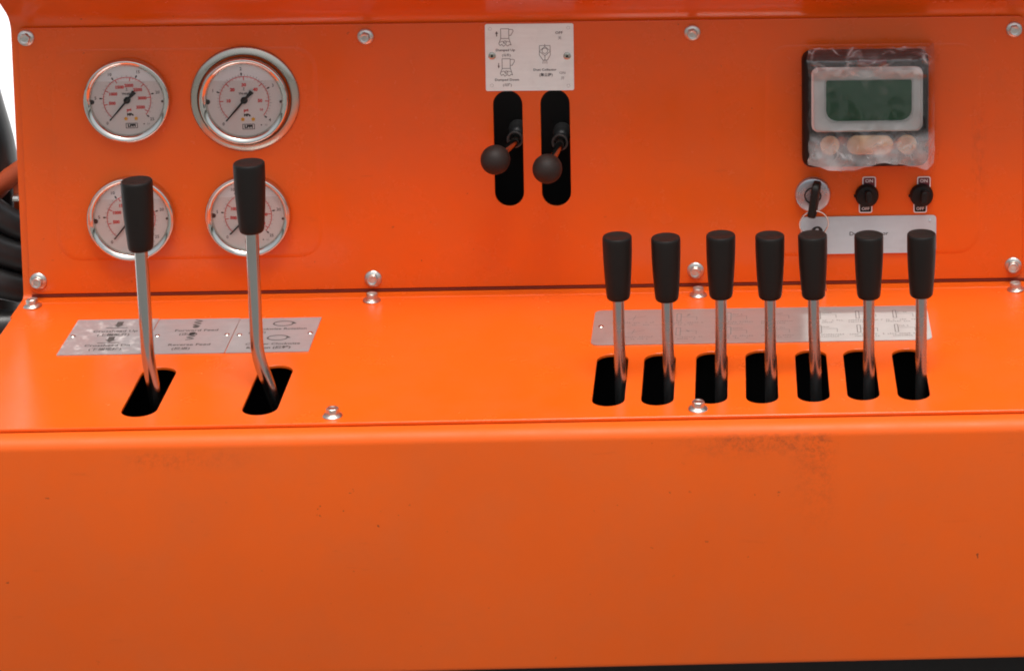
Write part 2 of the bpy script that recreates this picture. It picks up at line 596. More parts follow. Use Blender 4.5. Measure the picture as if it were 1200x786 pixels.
# bolted upright panel with two lever slots
pp = obj('panel', plate('panel', round_rect(-413.5, 4.2, 404.5, 229.0, [9, 9, 5, 5]),
         [obround(-20.0, 73.0, 171.5, 11.9), obround(18.6, 72.4, 171.8, 11.9)], 2.4, 0.5, 0.0), 'orange_paint_panel', con)
pp.rotation_euler = (math.pi / 2, 0, 0)
pp.location = (0, 0.0019, 0)
for x0, z0, x1, z1 in ((-390, 31.5, -173.5, 211.5), (190, 25.5, 369.5, 207.5)):
    bm = bmesh.new()
    r0 = round_rect(x0, z0, x1, z1, 20, 8)
    lay = []
    for ins, h in ((0, -0.2), (0.9, 0.08), (2.4, 0.38), (4.0, 0.57), (5.4, 0.6)):
        rr = round_rect(x0 + ins, z0 + ins, x1 - ins, z1 - ins, 20 - ins, 8)
        lay.append([bm.verts.new((x * MM, y * MM, h * MM)) for x, y in rr])
    for a, b in zip(lay, lay[1:]):
        for i in range(len(a)):
            j = (i + 1) % len(a)
            bm.faces.new((a[i], a[j], b[j], b[i]))
    bm.faces.new(lay[-1])
    e = obj('embossed_field', finish(bm, 'embossed_field', 60), 'orange_paint_panel', pp)
    e.location = (0, 0, 0.0024)

# deck with nine slots
slots = [(-275.2, -247.0, -153.0, 13.0), (-186.6, -248.0, -153.5, 13.0)]
for x, y0, y1 in ((70.3, -239.6, -143.6), (106.9, -239.8, -143.6), (147.0, -238.6, -142.2), (185.1, -239.8, -141.0),
                  (223.6, -238.8, -142.3), (261.0, -237.6, -142.3), (298.8, -239.2, -143.6)):
    slots.append((x, y0 - 4.2, y1 + 0.5, 12.1))
obj('deck', plate('deck', round_rect(XL + 1.0, -265.0, XR, -14.0, 1.0, 3),
    [obround(x, y0, y1, r) for x, y0, y1, r in slots], 2.6, 0.55, -1.2, 2), 'orange_paint', con)
obj('seam_bead', tube('seam_bead', [(XL + 2 + k * 11.0, -13.6 + 0.25 * math.sin(k * 1.7), 1.0 + 0.12 * math.sin(k * 0.9)) for k in range(80)], 0.8, 8), 'orange_paint', con)

obj('seam_shade', tube('seam_shade', [(XL + 6, 0.9, 2.2), (0, 0.9, 2.2), (XR - 6, 0.9, 2.2)], 1.4, 8), 'seam_shade_brown', con)  # dark strip standing in for the shade under the panel's lower edge

# front apron with a rolled top edge and a return flange
ap = [(-254, -4.4), (-271, -4.4)] + arc(-271, -10.4, 6, 90, 180, 10)[1:] + [(-277, -183)] + arc(-275, -183, 2, 180, 270, 3)[1:] + [(-240, -185)]
obj('apron', bent_sheet('apron', ap, XL - 0.5, XR, -2.6, 8), 'orange_paint_apron', con)
for x in (100, 136, 168):
    obj('weld_drop', lathe('weld_drop', [(0, 2.2), (1.6, 1.6), (2.3, 0), (1.6, -1.6), (0, -2.2)], 12), 'orange_paint_apron', con).location = (x * MM, -0.2755, -0.1853)
for x in (XL + 3, XR - 4):
    obj('side_plate', box('side_plate', x - 1.5, -262, -183, x + 1.5, 60, -6, 0.4), 'orange_paint', con)
obj('rear_plate', box('rear_plate', XL + 5, 57, -183, XR - 6, 60, 330, 0.4), 'black_cavity', con)
obj('side_plate', box('side_plate', XL + 1, 6, -5, XL + 4, 56, 330, 0.4), 'orange_paint', con)
# black trays added under the deck so the slots stay dark
obj('slot_shade_tray', box('slot_shade_tray', -330, -258, -70, -130, -120, -62, 1), 'black_cavity', con)
obj('slot_shade_tray', box('slot_shade_tray', 40, -258, -70, 340, -120, -62, 1), 'black_cavity', con)
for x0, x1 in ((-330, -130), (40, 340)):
    obj('slot_shade_tray', box('slot_shade_tray', x0, -120, -70, x1, -117, -4, 0.5), 'black_cavity', con)
    obj('slot_shade_tray', box('slot_shade_tray', x0, -260.6, -62, x1, -258.2, -8, 0.5), 'black_cavity', con)
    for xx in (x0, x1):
        obj('slot_shade_tray', box('slot_shade_tray', xx - 1.5, -258, -62, xx + 1.5, -120, -4, 0.5), 'black_cavity', con)
obj('slot_shade_sheet', box('slot_shade_sheet', -60, 40, 50, 60, 44, 200, 1), 'black_cavity', con)  # added black sheet that keeps the panel slots dark
obj('chassis_beam', box('chassis_beam', XL + 20, -238, -320, XR, -120, -186.5, 3), 'black_steel', con)

# flange bolts
def bolt_mesh():
    bm = bmesh.new()
    seg = 30
    def ring(r, h, hexa=0.0):
        out = []
        for i in range(seg):
            a = 2 * math.pi * i / seg
            k = math.cos(math.pi / 6) / math.cos((a + math.pi / 6) % (math.pi / 3) - math.pi / 6)
            rr = r * (1 - hexa) + r * k * hexa
            out.append(bm.verts.new((rr * math.cos(a) * MM, rr * math.sin(a) * MM, h * MM)))
        return out
    rs = [ring(7.1, 0), ring(7.3, 0.6), ring(6.9, 1.25), ring(5.7, 1.9), ring(5.0, 2.3, 1), ring(5.0, 5.6, 1), ring(4.75, 6.2, 0.75), ring(4.15, 6.5, 0.2), ring(3.0, 6.35), ring(2.6, 6.1)]
    for a, b in zip(rs, rs[1:]):
        for i in range(seg):
            j = (i + 1) % seg
            bm.faces.new((a[i], a[j], b[j], b[i]))
    bm.faces.new(rs[-1])
    bm.faces.new(rs[0])
    return finish(bm, 'bolt', 32)
BOLT = bolt_mesh()
WASH = lathe('washer', [(4, 0), (6.9, 0), (7.0, 0.5), (6.8, 1.0), (4, 1.0)], 32)
def bolt(x, y, z, upright, s=1.0):
    b = obj('bolt', BOLT, 'zinc', con)
    b.location = Vector((x, y, z)) * MM
    j1, j2, rz = random.uniform(-0.09, 0.09), random.uniform(-0.09, 0.09), random.uniform(0, 6)
    e = Matrix.Rotation(j1, 4, 'Y') @ Matrix.Rotation(rz, 4, 'Z')
    m = (Matrix.Rotation(math.pi / 2 + j2, 4, 'X') if upright else Matrix.Rotation(j2 * 0.5, 4, 'X')) @ e
    b.rotation_euler = m.to_euler()
    b.scale = (s, s, s)
for x, zt, zb in ((-407.0, 221.0, 15.6), (-134.2, 218.6, 12.9), (131.6, 218.4, 15.4), (396.2, 217.8, 15.2)):
    bolt(x, -0.4, zt, True, 0.92)
    bolt(x + 0.8, -0.4, zb, True, 0.97)
for x in (-406.5, -132.2, 134.8, 397.2):
    bolt(x, -20.8, 1.4, False, 1.0)
for x in (-396.5, -130.8, 137.4, 400):
    bolt(x, -252.8, 1.4, False, 1.0)

# ------------------------------------------------------------------ pressure gauges
G = {}
def gauge_mesh(key, fn):
    if key not in G:
        G[key] = fn()
    return G[key]

def gauge(label, x, z, kind, angle=0.0, s=1.0, flanged=False):
    g = thing('pressure_gauge', label, 'gauge', (x, -0.5, z), True, 'round pressure gauges on the upright panel')
    obj('case', gauge_mesh('case', lambda: lathe('case', [(0, 0.2), (31, 0.2), (31.5, 1), (31.5, 5.5), (30.2, 5.5), (30.2, 4.0), (0, 4.0)], 64)), 'black_plastic', g)
    obj('bezel', gauge_mesh('bezel', lambda: lathe('bezel', [(31.6, 0.4), (33.6, 0.4), (34.6, 1.4), (35.1, 3.6), (35.1, 7.4), (34.8, 9.0), (34.2, 9.9), (33.5, 10.1), (32.7, 9.9), (31.7, 9.3), (30.8, 8.6), (30.0, 7.7), (29.4, 6.6), (29.1, 5.3), (31.5, 5.3)], 96, True, 55)), 'chrome', g)
    if flanged:
        obj('flange', lathe('flange', [(36.6, 0.3), (42.4, 0.3), (43.0, 1.0), (42.7, 2.2), (41.8, 2.9), (38.4, 4.2), (37.2, 4.3), (36.6, 3.6)], 96, True, 40), 'flange_steel', g)
    d = obj('dial', gauge_mesh('dial', lambda: lathe('dial', [(0, 5.2), (29.9, 5.2), (29.9, 4.2), (0, 4.2)], 64)), 'dial_white', g)
    A0, SW = 229.0, 269.0
    def pol(r, a):
        return (r * math.cos(R(a)), r * math.sin(R(a)))
    K = {25: (5, 5, 3626, 500), 4: (1, 4, 580, 100)}[kind]
    nmaj = K[1]
    def black():
        p = Print()
        for i in range(nmaj * 10 + 1):
            a = A0 - SW * i / (nmaj * 10)
            maj, mid = i % 10 == 0, i % 5 == 0
            if kind == 4 or i % 2 == 0 or maj:
                p.line([pol(19.9, a), pol(22.6 if maj else 21.6 if mid else 21.0, a)], 0.7 if maj else 0.26)
            if maj:
                p.line([pol(20.8, a), pol(22.2, a)], 1.25)
                lx, ly = pol(25.6, a)
                p.text(str(i // 10 * (5 if kind == 25 else 1)), lx, ly, 2.6, bold=0.05)
        p.text('YN-60', -0.8, 5.4, 1.8, bold=0.1)
        p.line([(-0.9, 8.2), (0.9, 8.2)], 0.3).line([(0, 8.2), (0, 10.6)], 0.35).line([(-0.6, 9.9), (0.6, 9.9)], 0.3)
        p.text('MPa', 2.0, -12.2, 2.2, bold=0.18)
        p.line([(-1.8, -23.6), (7.4, -23.6), (7.4, -19.6), (-1.8, -19.6)], 0.5, True)
        p.text('LPPI', 2.8, -21.6, 2.3, sx=1.15, bold=0.25)
        p.text('2.5', 16.5, -20.3, 1.3)
        p.poly([(12.4, -20.8), (13.4, -20.8), (13.4, -19.8), (12.4, -19.8)])
        bm_ = p
        return bm_
    def red():
        p = Print()
        p.line([pol(19.3, A0 - SW * k / 60) for k in range(61)], 0.55)
        n = int(K[2] // K[3])
        for i in range(n * 5 + 2):
            a = A0 - SW * (i * K[3] / 5) / K[2]
            if a < A0 - SW:
                break
            maj = i % 5 == 0
            p.line([pol(19.1, a), pol(16.3 if maj else 17.9, a)], 0.75 if maj else 0.3)
            if maj and i:
                lx, ly = pol(12.4, a)
                v = int(i // 5 * K[3])
                p.text(str(v if kind == 25 else v // 10), lx, ly, 2.6, bold=0.22)
        if kind == 4:
            p.text('58', *pol(15.4, A0 - SW + 9), 2.0, bold=0.05)
        p.text('psi', 1.2, -8.2, 2.4, bold=0.2)
        return p
    def yellow():
        p = Print()
        for cx in (-1.6, 6.6):
            for k in range(5):
                a = 90 + 72 * k
                b_ = a + 36
                p.poly([(cx, -15.6), (cx + 1.75 * math.cos(R(a - 36)) * 0.75, -15.6 + 1.75 * 0.75 * math.sin(R(a - 36))), (cx + 1.75 * math.cos(R(a)), -15.6 + 1.75 * math.sin(R(a))), (cx + 1.75 * 0.75 * math.cos(R(b_)), -15.6 + 1.75 * 0.75 * math.sin(R(b_)))])
        return p
    for nm, fn, mt in (('scale_print', black, 'ink_black'), ('red_scale_print', red, 'ink_red'), ('mark_print', yellow, 'ink_yellow')):
        key = nm + str(kind)
        if key in G:
            obj(nm, G[key], mt, d)
        else:
            G[key] = fn().build(nm, mt, d, 5.3).data
    def needle():
        bm = bmesh.new()
        out = [(-2.0, -9.6), (2.0, -9.6), (1.1, -4.0), (0.95, 0), (0.42, 21.6), (-0.42, 21.6), (-0.95, 0), (-1.1, -4.0)]
        lo = [bm.verts.new((x_ * MM, y_ * MM, 0.0061)) for x_, y_ in out]
        hi = [bm.verts.new((x_ * MM, y_ * MM, 0.0066)) for x_, y_ in out]
        bm.faces.new(lo[::-1]); bm.faces.new(hi)
        for i in range(len(lo)):
            j = (i + 1) % len(lo)
            bm.faces.new((lo[i], lo[j], hi[j], hi[i]))
        return finish(bm, 'needle', None)
    n_ = obj('needle', gauge_mesh('needle', needle), 'ink_black', g)
    n_.rotation_euler = (0, 0, R(A0 - 90))
    obj('hub', gauge_mesh('hub', lambda: lathe('hub', [(0, 6.75), (1.6, 6.7), (2.7, 6.6), (2.8, 5.3), (0, 5.3)], 24)), 'black_plastic', g)
    for a, r_ in ((182, 2.0), (-3, 1.0)):  # black discs at the dial edge standing in for the fill plug's shadow
        pn = obj('plug_shadow', gauge_mesh('plug_shadow%g' % r_, lambda: lathe('plug_shadow', [(0, 6.2), (r_ * 0.8, 6.1), (r_, 5.8), (r_, 5.25), (0, 5.25)], 16)), 'black_rubber', g)
        pn.location = (pol(28.6, a)[0] * MM, pol(28.6, a)[1] * MM, 0)
    # fluid fill: level line a little below the top
    def fluid():
        h = 16.6
        a0 = math.degrees(math.asin(h / 30.2))
        pts = [pol(30.2, 180 - a0 + (180 + 2 * a0) * k / 48) for k in range(49)]
        return plate('fluid_fill', pts, (), 0.2, 0.02, 6.8)
    fl = obj('fluid_fill', gauge_mesh('fluid', fluid), 'gauge_liquid', g)
    fl.rotation_euler = (0, 0, -R(angle))       # liquid stays level
    obj('glass', gauge_mesh('glass', lambda: lathe('glass', [(0, 7.75), (20, 7.7), (30.9, 7.55), (30.9, 7.2), (0, 7.2)], 64)), 'gauge_glass', g)
    g.rotation_euler = (math.pi / 2, R(-angle), 0)
    g.scale = (s, s, s)
    return g

gauge('pressure gauge at top left with plain chrome rim, fully uncovered', -327.0, 169.3, 25, 0.5, 0.99)
gauge('pressure gauge in a wide steel mounting flange, above the taller left lever', -232.8, 168.0, 4, 0.0, 1.03, True)
gauge('pressure gauge at lower left half hidden by the leftmost lever grip', -327.6, 69.6, 25, 2.0, 1.01)
gauge('pressure gauge half hidden by the second lever from the left', -232.8, 70.4, 25, -3.0, 0.985)

# ------------------------------------------------------------------ printed plates
def rivets(parent, pts, r, mat='zinc', z=1.0):
    me = lathe('rivet', [(0, 0.9), (r * 0.55, 0.8), (r * 0.9, 0.35), (r, 0), (0, 0)], 20)
    for x, y in pts:
        o = obj('rivet', me, mat, parent)
        o.location = (x * MM, y * MM, z * MM)

def arrow(p, x, y, dx, dy, L, wd=0.9):
    d = Vector((dx, dy)).normalized(); n = Vector((-d.y, d.x)); o = Vector((x, y))
    p.line([o, o + d * L * 0.6], wd)
    p.poly([o + d * L * 0.5 - n * wd * 1.5, o + d * L * 0.5 + n * wd * 1.5, o + d * L])

# plate above the two ball levers
t = thing('instruction_plate', 'light grey metal plate with line drawings above the two ball knob levers', 'plate', (-1.4, -0.5, 199.6), True)
t.rotation_euler = (math.pi / 2, R(0.2), 0)
obj('sheet', plate('sheet', round_rect(-36, -28.2, 36, 28.2, 1.6), (), 0.9, 0.2, 0.1), 'alu_panel', t)
p = Print()
def dump_icon(p, x, y):
    p.line([(x - 4, y), (x + 2.6, y), (x + 2.6, y + 8.2), (x - 4, y + 8.2)], 0.42, True)
    p.line([(x - 4, y), (x - 5.6, y - 4.2), (x - 4.6, y - 6), (x - 3.2, y - 4.8), (x - 1.8, y - 6.6), (x, y - 5), (x + 1.6, y - 6.4), (x + 3.2, y - 5), (x + 4.4, y - 5.6), (x + 2.6, y)], 0.42)
    p.line([(x - 5.2, y - 3.2), (x - 2.6, y - 2.2), (x - 1.2, y - 3.6), (x + 0.8, y - 2.2), (x + 3.6, y - 3)], 0.36)
    p.line([(x + 2.6, y + 7.6), (x + 5.6, y + 7.6), (x + 6.2, y + 6.2), (x + 4.2, y + 2.6), (x + 2.6, y + 2.6)], 0.42)
    p.line(circle(x - 0.6, y - 3.2, 1.3, 10), 0.34, True)
dump_icon(p, -19.2, 16.0); dump_icon(p, -18.4, -9.2)
arrow(p, -26.5, 17.8, 0, 1, 4.4, 0.8); arrow(p, -25.2, -4.6, 0, -1, 4.6, 0.6)
p.text('Dumped Up', -19.6, 6.2, 1.9, sx=1.2, bold=0.07).text('(斗升)', -18.8, 1.8, 2.0, bold=0.05)
p.text('Dumped Down', -18.6, -18.8, 1.9, sx=1.2, bold=0.07).text('(斗降)', -18.4, -23.2, 2.0, bold=0.05)
p.line([(8.2, 9.8), (16.8, 9.8), (17, 2), (14.6, -2.4), (10.8, -2.4), (8.0, 2)], 0.4, True)
p.line([(12.5, 11), (12.5, 9.0), (8.6, 5.6)], 0.4).line([(12.5, 9.0), (16.6, 5.6)], 0.4).line(circle(12.5, 5.4, 2.3, 12), 0.4, True)
p.line([(8.2, 4.8), (12.5, 1.2), (16.8, 4.8)], 0.4).line([(12.5, 1.2), (12.5, -2.4)], 0.4)
for dx in (-1.3, 0, 1.3):
    p.line([(12.5 + dx, -2.4), (12.5 + dx * 1.3, -5.4)], 0.4)
p.text('Dust Collector', 12.3, -10.6, 1.85, sx=1.2, bold=0.07).text('(集尘器)', 13.2, -15.0, 2.2, bold=0.06)
p.text('OFF', 24.2, 20.4, 2.2, sx=1.15, bold=0.07).text('关', 24.8, 16.0, 2.2).text('ON', 26.6, -13.4, 2.1, sx=1.1).text('开', 26.8, -18.0, 2.2)
for cx, cy in ((-31.8, 24.2), (31.8, 24.6), (-31, -23.4), (31.4, -24.2)):
    p.line(circle(cx, cy, 1.3, 14), 0.14, True)
p.build('print', 'ink_plate', t, 1.08)
for x, y in ((-30.5, 1.5), (30.6, 0.8)):
    sc = obj('screw', lathe('screw', [(0, 0.5), (0.9, 0.5), (1.0, 1.0), (2.2, 1.0), (2.9, 0.6), (3.1, 0), (0, 0)], 24), 'flange_steel', t)
    sc.location = (x * MM, y * MM, 0.001)
    so = obj('screw_socket', lathe('screw_socket', [(0, 0.16), (0.95, 0.16), (0.95, 0), (0, 0)], 12), 'black_cavity', sc)
    so.location = (0, 0, 0.0005)

# plate behind the right levers
t = thing('name_plate', 'blank-looking pale metal plate with one printed line below the switches', 'plate', (276.0, -1.5, 44.4), True)
obj('sheet', plate('sheet', round_rect(-56.4, -16.2, 56.4, 16.0, 3.2), (), 0.9, 0.2, 0.1), 'alu_bluish', t)
p = Print().text('Dust Collector', 0.2, 1.0, 3.3, sx=1.16, bold=0.05)
p.build('print', 'ink_black', t, 1.08)
rivets(t, [(51, 11.5)], 1.3, 'alu_bluish', 0.95)

# three plates by the left levers
def deck_plate(label, x0, x1, y0, y1, mat, draw, riv):
    cx, cy = (x0 + x1) / 2, (y0 + y1) / 2
    t = thing('instruction_plate', label, 'plate', (cx, cy, 1.4), False, 'riveted plates by the left levers')
    t.rotation_euler = (0, 0, R(random.uniform(-0.25, 0.25)))
    obj('sheet', plate('sheet', round_rect(x0 - cx, y0 - cy, x1 - cx, y1 - cy, 0.7, 3), (), 0.8, 0.18, 0.1), mat, t)
    p = Print(); draw(p); p.build('print', 'ink_plate', t, 0.98)
    rivets(t, [(a - cx, b - cy) for a, b in riv], 2.3, 'chrome', 0.85)

def draw_head(p):
    for y, up in ((22, False), (-9.4, False)):
        p.poly([(0.5, y + 2), (5.5, y + 2), (5.5, y + 8.5), (0.5, y + 8.5)])
        p.poly([(-1.0, y + 2), (7.0, y + 2), (3.0, y - 3)]) if not up else p.poly([(-1.0, y + 9.5), (7.0, y + 9.5), (3.0, y + 13.5)])
        p.line([(-6, y - 4.2), (11, y - 4.2)], 1.1)
    p.text('Crosshead Up', 3, 10.6, 4.0, sx=1.1, bold=0.12).text('(上横梁升)', 3, 2.8, 4.0, bold=0.12)
    p.text('Crosshead Dn', 3, -19.0, 4.0, sx=1.1, bold=0.12).text('(下横梁降)', 3, -27.0, 4.0, bold=0.12)
def draw_feed(p):
    for y, s in ((20, 1), (-8, -1)):
        zz = [(0.0 + (3 if k % 2 else -3), y + 13 - k * 2.6) for k in range(6)]
        if s < 0:
            zz = [(a, 2 * (y + 6) - b) for a, b in zz]
        p.line(zz, 1.3)
        p.poly(circle(0.0, y - 1.6 if s > 0 else y + 12.6, 2.6, 10))
    p.text('Forward Feed', 2, 10.8, 4.0, sx=1.1, bold=0.12).text('(正进)', -3, 3.0, 4.0, bold=0.12)
    p.text('Reverse Feed', 2, -19.0, 4.0, sx=1.1, bold=0.12).text('(反进)', -3, -27.0, 4.0, bold=0.12)
def draw_rot(p):
    for y in (23, -7):
        el = [(4 + 8.0 * math.cos(R(20 + 320 * k / 24)), y + 5 * math.sin(R(20 + 320 * k / 24))) for k in range(25)]
        p.line(el, 1.3)
        p.poly([(10.0, y - 1.2), (14.4, y - 0.6), (11.4, y + 3.2)])
    p.text('Clockwise Rotation', 3, 11.6, 3.9, sx=0.98, bold=0.12).text('(正转)', -14, 4.4, 3.8, bold=0.12)
    p.text('Counter Clockwise', 2, -19.6, 3.9, sx=1.0, bold=0.12).text('Rotation (反转)', 0, -27.2, 3.9, bold=0.2)
deck_plate('mottled aluminium plate left of the leftmost lever rod, with down arrow drawings', -361.8, -297.35, -127.2, -54.2, 'alu_deck_mottled', draw_head, [(-358, -89), (-301, -89)])
deck_plate('middle of three aluminium plates, between the two left levers, zigzag feed drawings', -296.85, -232.45, -128.0, -56.0, 'alu_deck', draw_feed, [(-291.5, -91), (-237, -91)])
deck_plate('aluminium plate right of the second lever rod, with rotation loop drawings', -231.95, -167.4, -128.2, -57.2, 'alu_deck', draw_rot, [(-227, -92), (-171.5, -91)])

# long plate behind the row of seven levers
t = thing('instruction_plate', 'long worn aluminium plate of tiny diagrams behind the seven levers', 'plate', (186.2, -90.2, 1.4))
t.rotation_euler = (0, 0, R(-0.25))
obj('sheet', plate('sheet', round_rect(-134.4, -36.4, 134.4, 36.4, 6), (), 0.9, 0.2, 0.1), 'alu_deck_pale_end', t)
p = Print()
def scribble(p, x, y, n, h, wd=0.5):
    for k in range(n):
        a = x + k * h * 0.72
        if random.random() < 0.16:
            continue
        yy = y + random.uniform(-0.1, 0.1)
        p.line([(a, yy), (a + random.uniform(-0.2, 0.3), yy + h * random.choice((0.7, 0.7, 1.0)))], wd)
        p.line([(a, yy + h * random.choice((0.05, 0.65))), (a + h * 0.46, yy + h * random.choice((0.05, 0.35, 0.65)))], wd)
for i, cx in enumerate((-101, -62, -22, 12, 50, 82, 112)):
    for row, y in ((0, 8), (1, -22)):
        if i == 0:
            scribble(p, cx - 16, y - 1, 17, 2.6); scribble(p, cx - 2, y - 5.5, 8, 2.4)
            p.line([(cx - 6, y + 8), (cx + 8, y + 14)], 0.5); p.line([(cx - 2, y + 6), (cx, y + 16)], 0.5)
        else:
            w_ = 3.4 if i < 5 else 2.6
            p.line([(cx - 6, y + 2), (cx - 6 + w_, y + 2), (cx - 6 + w_, y + 18), (cx - 6, y + 18)], 0.8, True)
            p.line([(cx - 6 + w_, y + 11), (cx + 10, y + 11), (cx + 10, y + 4)], 0.5)
            if i in (1, 5):
                arrow(p, cx + 2, y + 13, 0.6, 1 if row == 0 else -1, 5, 0.9)
            else:
                scribble(p, cx - 2, y + 14, 6, 2.2)
            scribble(p, cx - 12, y - 2.5, 15, 2.6); scribble(p, cx - 12 + (4 if row else 0), y - 6.5, 11, 2.5)
p.build('print', 'ink_grey', t, 1.08)
rivets(t, [(-128, 1.5), (128, 0)], 2.4, 'chrome', 0.95)

# ------------------------------------------------------------------ long levers
def grip_mesh(name, top_r, bot_r, L, bulge):
    prof = [(0, L - 0.7), (top_r * 0.70, L - 0.6), (top_r * 0.80, L - 0.05), (top_r * 0.94, L - 0.15), (top_r * 0.985, L - 0.8), (top_r, L - 2.2)]
    for k in range(1, 10):
        u = k / 9
        prof.append((top_r + (bot_r - top_r) * (u ** bulge), (L - 2.2) * (1 - u) + 2.6 * u))
    prof += [(bot_r * 0.95, 1.0), (bot_r * 0.86, 0.15), (bot_r * 0.6, 0.0), (0, 0)]
    return lathe(name, prof, 40, False, 35)
GRIP_B = grip_mesh('grip', 11.7, 9.3, 54, 2.0)
GRIP_S = grip_mesh('grip', 11.1, 8.9, 49.5, 1.9)

def lever(label, x, y, pts, rr, grip, tilt, group):
    """pts: local rod path from below the deck up to the grip's foot"""
    t = thing('control_lever', label, 'lever', (x, y, 0), False, group)
    obj('rod', tube('rod', pts, rr, 24), 'lever_steel' if rr > 4.5 else 'lever_steel_dull', t)
    g = obj('grip', grip, 'black_plastic', t)
    a = Vector(pts[-2]); b = Vector(pts[-1])
    d = (b - a).normalized()
    g.location = (b - d * 8) * MM
    g.rotation_mode = 'QUATERNION'
    g.rotation_quaternion = d.to_track_quat('Z', 'Y')
    return t

def bend_path(top, knee, foot, below, n=8):
    P = [Vector(below), Vector(foot), Vector(knee), Vector(top)]
    out = [P[0], P[1] + (P[0] - P[1]) * 0.15]
    k1 = P[2] + (P[1] - P[2]).normalized() * 14
    k2 = P[2] + (P[3] - P[2]).normalized() * 14
    for k in range(n + 1):
        u = k / n
        out.append(k1 * (1 - u) ** 2 + P[2] * 2 * u * (1 - u) + k2 * u * u)
    out.append(P[3] - (P[3] - P[2]).normalized() * 12)
    out.append(P[3])
    return [tuple(v) for v in out]

GL = 'tall bent levers on the left'
lever('leftmost lever, bent steel rod with black grip in front of the lower left gauge', -272, -195,
      bend_path((-6.3, 0, 118.5), (-4.0, 0, 22), (1.5, 0, -12), (7, -3, -55)), 4.9, GRIP_B, 0, GL)
lever('tallest lever, bent steel rod with black grip, second from the left', -182, -195,
      bend_path((-13.6, 0, 131), (-12.6, 0, 24), (0.5, 0, -10), (9, -3, -55)), 4.9, GRIP_B, 0, GL)
LEV = ['leftmost lever in the row of seven with black grips', 'second lever from the left in the row of seven', 'third lever in the row of seven, just right of the deck bolts',
       'middle lever in the row of seven black grip levers', 'lever in the row of seven with keys hanging behind its grip',
       'sixth lever in the row of seven, hiding the printed line', 'rightmost lever in the row of seven with black grips']
RL = [(76.7, 77.9, 118.3), (113.3, 114.9, 117.7), (154.9, 154.0, 118.3), (191.9, 191.9, 117.7), (224.0, 226.2, 117.8), (266.7, 266.7, 117.1), (306.8, 306.8, 116.5)]
for i, (xt, xb, zt) in enumerate(RL):
    zt -= 3.4
    y = -195 + random.uniform(-1.5, 1.5)
    d = xt - xb
    pts = [(-d * 0.6, 0, -60), (0, 0, 5), (d * 0.5, 0, (zt - 42) * 0.5), (d * 0.66, 0, zt - 52), (d * 0.72, 0, zt - 41.5)]
    lever(LEV[i], xb, y, pts, 4.35, GRIP_S, 0, 'row of seven levers')

# ------------------------------------------------------------------ ball knob levers
def ball_lever(label, x, z, bx, bz, out):
    t = thing('ball_lever', label, 'lever', (x, 0, z), True, 'short ball knob levers in the panel slots')
    tip = Vector((bx, bz, out))
    obj('shaft', tube('shaft', [(0, 0, -38), (0, 0, 2), tuple(tip * 0.55), tuple(tip)], [3.6, 3.6, 3.3, 3.0], 20), 'lever_steel', t)
    prof = [(12.0 * math.cos(R(a)), 12.0 * math.sin(R(a))) for a in range(90, -71, -8)]
    prof = [(0 if r < 1e-4 else r, h) for r, h in prof] + [(4.0, -11.6), (3.8, -13.2), (0, -13.2)]
    b = obj('ball', lathe('ball', prof, 40, False, 50), 'ball_rubber', t)
    b.location = tip * MM
    b.rotation_mode = 'QUATERNION'
    b.rotation_quaternion = tip.to_track_quat('Z', 'Y')
    c = obj('collar', lathe('collar', [(5.0, -1.2), (6.2, -1.4), (7.0, -0.4), (7.0, 0.8), (6.2, 1.5), (5.2, 0.8)], 32, True, 50), 'collar_grey', t)
    c.location = (0, 0.0006, -0.004)
    c.rotation_euler = (R(-8), R(-10), 0)
    nb = obj('boot', lathe('boot', [(7.8, -36), (8.0, -32), (6.6, -29), (7.4, -26), (6.0, -22), (5.2, -19), (3.8, -18)], 28, False, 50), 'black_rubber', t)
ball_lever('left ball knob lever standing out of the left panel slot', -15.0, 128.0, -12.4, -2.2, 40)
ball_lever('right ball knob lever, hanging lower in the right panel slot', 21.8, 125.0, -7.6, -7.4, 40)

# ------------------------------------------------------------------ display
t = thing('display_unit', 'grey framed display with dark green screen in a black housing', 'display', (276.0, -1.6, 154.5), True)
bm = bmesh.new()
lay = []
for ins, h, r in ((0, 0, 8), (0, 9, 8), (1.2, 13, 8), (4, 16, 8), (8, 17.5, 7)):
    lay.append([bm.verts.new((x * MM, y * MM, h * MM)) for x, y in round_rect(-55 + ins, -48.5 + ins, 49 - ins, 48.5 - ins, r, 6)])
for a, b in zip(lay, lay[1:]):
    for i in range(len(a)):
        j = (i + 1) % len(a)
        bm.faces.new((a[i], a[j], b[j], b[i]))
bm.faces.new(lay[-1])
obj('housing', finish(bm, 'housing', 40), 'black_plastic', t)
# sloping frame round the screen
bm = bmesh.new()
o0 = round_rect(-47.5, -15.6, 43.5, 38.5, 6, 5)
lay = []
lens_ = round_rect(-35.4, -6.4, 34.2, 27.6, [9, 9, 2, 2], 5)
o1 = round_rect(-45.6, -14.0, 41.6, 36.6, 5, 5)
i0 = round_rect(-37.4, -8.4, 36.2, 29.4, [9, 9, 2.6, 2.6], 5)
for ring, h in ((o0, 17.0), (o0, 19.5), (o1, 21.2), (i0, 20.6), (lens_, 18.4)):
    lay.append([bm.verts.new((x * MM, y * MM, h * MM)) for x, y in ring])
for a, b in zip(lay, lay[1:]):
    for i in range(len(a)):
        j = (i + 1) % len(a)
        bm.faces.new((a[i], a[j], b[j], b[i]))
fr = obj('frame', finish(bm, 'frame', 35), 'frame_silver', t)
obj('screen', plate('screen', round_rect(-36.4, -7.4, 35.2, 28.6, [9, 9, 2, 2], 5), (), 1.0, 0.1, 17.6), 'lcd_green', t)
edge = Print().line(round_rect(-36.6, -7.6, 35.4, 28.8, [9, 9, 2.2, 2.2], 5), 1.3, True)
edge.build('screen_edge', 'ink_white', t, 20.3)
